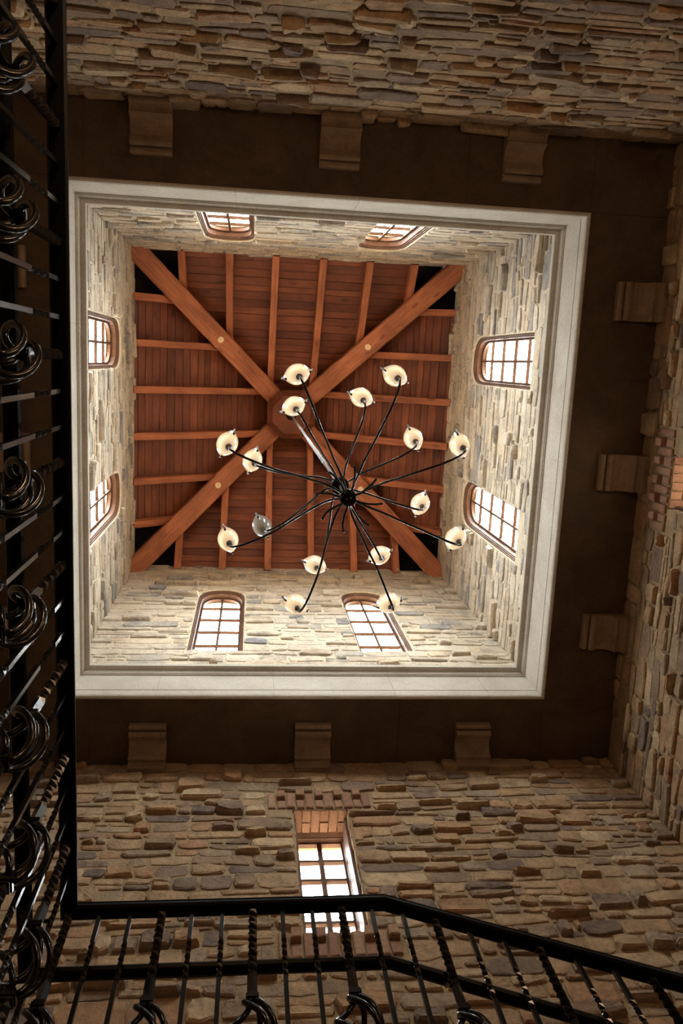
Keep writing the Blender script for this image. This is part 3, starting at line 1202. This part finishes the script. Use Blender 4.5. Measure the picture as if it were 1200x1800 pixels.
OUTER = [(0.045, 10, 4.735), (0.09, 8, 4.775), (0.16, 5, 4.785), (0.25, 2, 4.755), (0.35, 1, 4.69), (0.46, 0, 4.62), (0.57, 0, 4.585), (0.66, 0, 4.59), (0.72, 0, 4.635), (0.752, 0, 4.70), (0.757, 0, 4.765)]
INNER = [(0.050, 12, 5.185), (0.085, 9, 5.23), (0.14, 5, 5.235), (0.21, 2, 5.18), (0.30, 1, 5.10), (0.39, 0.5, 5.03), (0.47, 0.5, 5.015), (0.53, 0.5, 5.05), (0.558, 0, 5.11), (0.567, 0, 5.17)]
BULB_W = 0.6


def make_shade(pos, ang, lit):
    """opal bowl with a pointed-oval rim, long axis across the arm, two clips on the tips"""
    pos = Vector(pos)
    rad = Vector((math.cos(ang), math.sin(ang), 0))
    tan = Vector((-math.sin(ang + 0.10), math.cos(ang + 0.10), 0))
    upv = (Z1 + rad * 0.10).normalized()
    wid = upv.cross(tan).normalized()
    A, B, D = 0.088, 0.064, 0.142
    n, R = 32, 12

    def pt(s_, th, out=0.0):
        """s_ 0..1 from the cup up to the rim"""
        f = s_ ** 0.74
        c, s2 = math.cos(th), math.sin(th)
        xl = c
        yl = math.copysign(1 - abs(c) ** 2.3, s2) if abs(s2) > 1e-6 else 0
        bl = s_ ** 1.3
        x = (c * (1 - bl) + xl * bl)
        y = (s2 * (1 - bl) + yl * bl)
        a = 0.016 + (A - 0.016) * f
        b = 0.016 + (B - 0.016) * f
        h = D * (0.45 * s_ + 0.55 * s_ ** 2.0) + 0.010 * (abs(c) ** 4) * s_ ** 2
        q = pos + tan * (x * (a + out)) + wid * (y * (b + out)) + upv * h
        return q
    mb = MB()
    V, Fc = [], []
    for i in range(R + 1):
        for k in range(n):
            V.append(pt(i / R, 2 * math.pi * k / n))
    for i in range(R):
        for k in range(n):
            l = (k + 1) % n
            Fc.append((i * n + k, i * n + l, (i + 1) * n + l, (i + 1) * n + k))
    mb.add(V, Fc)
    sh = lpart(mb, 'shade', 'opal')
    sh['label'] = 'lit opal glass shade' if lit else 'unlit grey-white glass shade'
    cup = MB()
    cup.lathe((pos.x, pos.y, pos.z), [(0.007, -0.012), (0.012, -0.010), (0.018, -0.002), (0.020, 0.006), (0.014, 0.010)], 12)
    lpart(cup, 'cup', 'steel', sh)
    so = MB()
    so.lathe((pos.x + upv.x * .01, pos.y + upv.y * .01, pos.z), [(0.008, 0.004), (0.011, 0.012), (0.011, 0.030), (0.006, 0.033)], 12)
    lpart(so, 'socket', 'pale_wood_dark', sh)
    for th in (0.0, math.pi):
        cl = MB()
        pts = [pt(s_, th, 0.005) for s_ in (0.66, 0.75, 0.84, 0.92, 1.0)] + [pt(1.0, th, 0.006) + upv * 0.012]
        cl.tube(pts, 0.0066, 6)
        lpart(cl, 'clip', 'clip', sh)
    if lit:
        l = bpy.data.lights.new('bulb', 'POINT')
        l.energy = BULB_W
        l.color = (1.0, 0.74, 0.47)
        l.shadow_soft_size = 0.018
        o = bpy.data.objects.new('bulb', l)
        COL.objects.link(o)
        p = pos + upv * 0.085
        o.location = (p.x, p.y, p.z + ZO)


for ring, prof, a0, r0 in ((0, OUTER, -114.2, 0.0068), (1, INNER, -122.2, 0.0068)):
    for k in range(8):
        ang = math.radians(a0 + 45 * k)
        pts = []
        for (r, da, z) in prof:
            th = ang + math.radians(da)
            pts.append((CX + r * math.cos(th), CY + r * math.sin(th), z))
        mb = MB()
        mb.tube(catmull(pts, 4), r0, 8)
        lpart(mb, 'arm', 'bronze')
        tip = Vector(pts[-1])
        make_shade(tip + Vector((0, 0, 0.008)), ang, not (ring == 1 and k == 6))
for k in range(8):
    th0 = math.radians(-80 + 45 * k)
    pts = []
    for (r, da, z) in ((0.040, 0, 4.715), (0.040, 0, 4.68), (0.052, 2, 4.655), (0.08, 4, 4.65), (0.12, 3, 4.665), (0.165, 0, 4.67), (0.2, -4, 4.655)):
        th = th0 + math.radians(da)
        pts.append((CX + r * math.cos(th), CY + r * math.sin(th), z))
    mb = MB()
    mb.tube(catmull(pts, 3), 0.0066, 8)
    lpart(mb, 'hook', 'bronze')

# ---------------------------------------------------------------- sconce-shaped fill lamps added out of view, low on the back wall
FILL_W = 38.0


def make_fill_lamp():
    r = empty('wall_sconce')
    mb = MB()
    mb.box(-0.05, 0.05, 0.0, 0.02, -0.12, 0.12)
    mb.tube([(0, 0.015, -0.03), (0, 0.07, -0.06), (0, 0.11, -0.04), (0, 0.12, 0.0)], 0.008, 8)
    mb.build('bracket', M['bronze'], r)['kind'] = 'stuff'
    mb = MB()
    mb.lathe((0, 0.12, 0.0), [(0.015, -0.005), (0.03, 0.0), (0.034, 0.012)], 16)
    mb.build('holder', M['bronze'], r)
    return r


sc0 = make_fill_lamp()
for i, (x, lab) in enumerate(((-0.05, 'iron wall sconce low on the back wall, nearer the railing'), (2.3, 'iron wall sconce low on the back wall, farther from the railing'))):
    o = sc0 if i == 0 else copy_tree(sc0)
    o.location = (x, YB + 0.06, 1.55)
    top(o, lab, 'lamp', 'wall sconces')
    l = bpy.data.lights.new('sconce_bulb', 'POINT')  # unseen warm fill added for the hall walls
    l.energy = FILL_W
    l.color = (1.0, 0.66, 0.38)
    l.shadow_soft_size = 0.04
    lo_ = bpy.data.objects.new('sconce_bulb', l)
    COL.objects.link(lo_)
    lo_.location = (x, YB + 0.06 + 0.12, 1.55 + 0.085 + ZO)

# ---------------------------------------------------------------- railing
HR = 2.30                 # underside of the handrail
RX, RY = -0.521, 1.700    # rail centre lines
LAND = HR - 0.93
BENDX = 0.462
SLP = 0.483
XEND = 2.35


def rail_z(x):
    return 0.0 if x < BENDX else -(x - BENDX) * SLP


rail = empty('railing', (RX, RY, LAND))
top(rail, 'black wrought iron stair railing with twisted balusters and basket scrolls, turning the landing corner', 'railing')


def rpart(mb, name, mat='iron', parent=rail, smooth=False, recalc=False):
    mb.v = [(v[0] - RX, v[1] - RY, v[2] - LAND) for v in mb.v]
    return mb.build(name, M[mat], parent, smooth, recalc=recalc)


def rail_sweep(path, prof, closed_ends=True):
    """sweep (offset outward, height) along a plan path with vertical section planes; path: (point, side vector)"""
    mb = MB()
    n = len(prof)
    V, Fc = [], []
    for (p, s_) in path:
        for (o, h) in prof:
            V.append(Vector(p) + Vector(s_) * o + Vector((0, 0, h)))
    for i in range(len(path) - 1):
        for j in range(n):
            Fc.append((i * n + j, i * n + (j + 1) % n, (i + 1) * n + (j + 1) % n, (i + 1) * n + j))
    Fc += [tuple(range(n)), tuple(range((len(path) - 1) * n, len(path) * n))[::-1]]
    mb.add(V, Fc)
    return mb


def rail_path(off, z, y_start=YB + 0.03):
    """left run, corner, front run, sloping run"""
    x0, y0 = RX - off, RY + off
    return [((x0, y_start, z), (-1, 0, 0)), ((x0, y0, z), (-1, 1, 0)), ((BENDX - off * 0.0, y0, z), (0, 1, 0)),
            ((XEND, y0, z + rail_z(XEND)), (0, 1, 0))]


HPROF = [(-0.020, 0.0), (0.020, 0.0), (0.026, 0.006), (0.026, 0.014), (0.022, 0.018), (0.024, 0.024), (0.014, 0.034), (-0.014, 0.034), (-0.024, 0.024), (-0.022, 0.018), (-0.026, 0.014), (-0.026, 0.006)]
rpart(rail_sweep(rail_path(0, HR), HPROF), 'handrail', 'rail_paint', recalc=True)
BPROF = [(-0.016, 0.0), (0.016, 0.0), (0.016, 0.014), (-0.016, 0.014)]
rpart(rail_sweep(rail_path(0, LAND + 0.085), BPROF), 'bottom_rail', 'iron', recalc=True)
GZ = 2.30 / 1.0676
GPROF = [(0.022 * math.cos(t * math.pi / 5) , 0.016 + 0.016 * math.sin(t * math.pi / 5)) for t in range(10)]
grab = rpart(rail_sweep(rail_path(0.0905, GZ - 0.012), [(o * 1.05, h) for o, h in GPROF]), 'grab_rail', 'rail_paint', recalc=True)


def twist_bar(mb, x, y, segs, half):
    """square bar; segs: list of (z_top, z_bottom, turns)"""
    V, Fc = [], []
    rings = []
    ang = 0.0
    for (zt_, zb_, turns) in segs:
        n = 1 if turns == 0 else max(2, int(abs(turns) * 10))
        for i in range(n + 1):
            if rings and i == 0:
                continue
            rings.append((zt_ + (zb_ - zt_) * i / n, ang + turns * 2 * math.pi * i / n))
        ang += turns * 2 * math.pi
    for (z, a) in rings:
        for k in range(4):
            th = a + math.pi / 4 + k * math.pi / 2
            V.append((x + half * 1.414 * math.cos(th), y + half * 1.414 * math.sin(th), z))
    for i in range(len(rings) - 1):
        for k in range(4):
            l = (k + 1) % 4
            Fc.append((i * 4 + k, i * 4 + l, (i + 1) * 4 + l, (i + 1) * 4 + k))
    Fc += [(0, 1, 2, 3), tuple((len(rings) - 1) * 4 + k for k in range(4))[::-1]]
    mb.add(V, Fc)


def make_thin(x, y, dz):
    t = HR + dz + 0.004
    b = LAND + 0.09 + dz
    mb = MB()
    twist_bar(mb, x, y, [(t, HR + dz - 0.130, 0), (HR + dz - 0.130, HR + dz - 0.290, 1.5), (HR + dz - 0.290, b + 0.29, 0), (b + 0.29, b + 0.13, -1.5), (b + 0.13, b, 0)], 0.0062)
    return rpart(mb, 'baluster')


def make_thick(x, y, dz):
    """heavy baluster: twisted bar, collar, basket of spiral rods, collar, twisted bar"""
    H = HR + dz
    b = LAND + 0.09 + dz
    mb = MB()
    z1, z2 = H - 0.375, H - 0.60
    twist_bar(mb, x, y, [(H + 0.004, H - 0.012, 0), (H - 0.012, H - 0.285, 2.4), (H - 0.285, z1 + 0.01, 0)], 0.0102)
    bal = rpart(mb, 'basket_baluster')
    mb = MB()
    twist_bar(mb, x, y, [(z2 - 0.01, b + 0.25, 0), (b + 0.25, b + 0.05, -1.8), (b + 0.05, b, 0)], 0.0102)
    rpart(mb, 'lower_shaft', 'iron', bal)
    for zc in (z1 + 0.004, z2 - 0.004):
        cb = MB()
        for (h_, w_) in ((0.016, 0.0145), (0.006, 0.0175)):
            cb.box(x - w_, x + w_, y - w_, y + w_, zc - h_, zc + h_)
        rpart(cb, 'collar', 'iron', bal)
    for q in range(4):
        pts = []
        for i in range(17):
            s_ = i / 16
            r = 0.010 + 0.053 * math.sin(math.pi * s_) ** 0.8
            th = q * math.pi / 2 + 0.5 + s_ * math.pi * 0.95
            pts.append((x + r * math.cos(th), y + r * math.sin(th), z1 - 0.008 - s_ * (z1 - z2 - 0.016)))
        bm_ = MB()
        bm_.tube(pts, 0.0085, 8)
        o = rpart(bm_, 'basket_rod', 'iron', bal, True)
    return bal


PITCHB = 0.2915


def tree_copy(src, dx, dy, dz):
    c = src.copy()
    COL.objects.link(c)
    c.location = (dx, dy, dz)
    for chd in list(src.children):
        d = chd.copy()
        COL.objects.link(d)
        d.parent = c
    return c


YT = 0.008
thick0 = make_thick(RX, YT, 0)
thin0 = make_thin(RX, YT + PITCHB / 3, 0)
spots_thick, spots_thin = [], []
for k in range(-6, 6):
    yy = YT + k * PITCHB
    if k != 0 and YB + 0.05 < yy < RY - 0.1:
        spots_thick.append((RX, yy, 0))
    for q in (1, 2):
        y2 = yy + q * PITCHB / 3
        if not (k == 0 and q == 1) and YB + 0.05 < y2 < RY - 0.05:
            spots_thin.append((RX, y2, 0))
xs = -0.519
PF = 0.280
for k in range(0, 11):
    xx = xs + k * PF
    if k > 3:
        xx = xs + 3 * PF + (k - 3) * 0.288
    if xx < XEND - 0.03:
        spots_thick.append((xx, RY, rail_z(xx)))
    for q in (1, 2):
        x2 = xx + q * (PF if k < 3 else 0.288) / 3
        if x2 < XEND - 0.02:
            spots_thin.append((x2, RY, rail_z(x2)))
for (x, y, dz) in spots_thick:
    tree_copy(thick0, x - RX, y - YT, dz)
for (x, y, dz) in spots_thin:
    tree_copy(thin0, x - RX, y - YT - PITCHB / 3, dz)
# brackets that hold the grab rail
for (x, y, sx, sy, dz) in ((RX, -1.45, -1, 0, 0), (RX, 1.57, -1, 0, 0), (0.612, RY, 0, 1, rail_z(0.612)), (1.75, RY, 0, 1, rail_z(1.75))):
    bk = MB()
    bk.tube([(x + sx * 0.004, y + sy * 0.004, GZ - 0.055 + dz), (x + sx * 0.05, y + sy * 0.05, GZ - 0.06 + dz), (x + sx * 0.088, y + sy * 0.088, GZ - 0.03 + dz), (x + sx * 0.0905, y + sy * 0.0905, GZ + 0.0 + dz)], 0.006, 8)
    rpart(bk, 'bracket', 'iron', grab)

# ---------------------------------------------------------------- landing, stair, floors
land = MB()
T = 0.22
land.box(XL, RX + 0.06, YB, RY - 0.06, LAND - T, LAND)
land.box(XL, BENDX + 0.12, RY - 0.06, YF, LAND - T, LAND)
lo = land.build('landing', M['landing_stone'])
top(lo, 'brown timber landing that carries the black railing', 'landing', None, 'structure')
st = empty('stair', (BENDX + 0.12, RY, LAND))
top(st, 'brown timber stair descending along the low window wall', 'stair', None, 'structure')
x = BENDX + 0.12
for i in range(5):
    mb = MB()
    zt_ = LAND - 0.135 * (i + 1)
    mb.box(x + 0.28 * i, x + 0.28 * (i + 1) + (0.02 if i < 4 else XR - x - 0.28 * 5), RY - 0.06, YF, zt_ - 0.22, zt_)
    mb.v = [(v[0] - (BENDX + 0.12), v[1] - RY, v[2] - LAND) for v in mb.v]
    mb.build('step', M['landing_stone'], st)
fl = MB()
fl.box(XL - 0.5, XR + 0.5, YB - 0.5, YF + 0.5, FLOOR - 0.2, FLOOR)
top(fl.build('floor', M['floor_stone']), 'brown timber floor of the stair hall', 'floor', None, 'structure')
gr = MB()
gr.box(-80, 80, -80, 80, FLOOR - 0.6, FLOOR - 0.3)
top(gr.build('ground', M['earth']), 'open ground outside the building', 'ground', None, 'structure')

# ---------------------------------------------------------------- lift everything onto the floor datum
for o in TOP:
    o.location.z += ZO
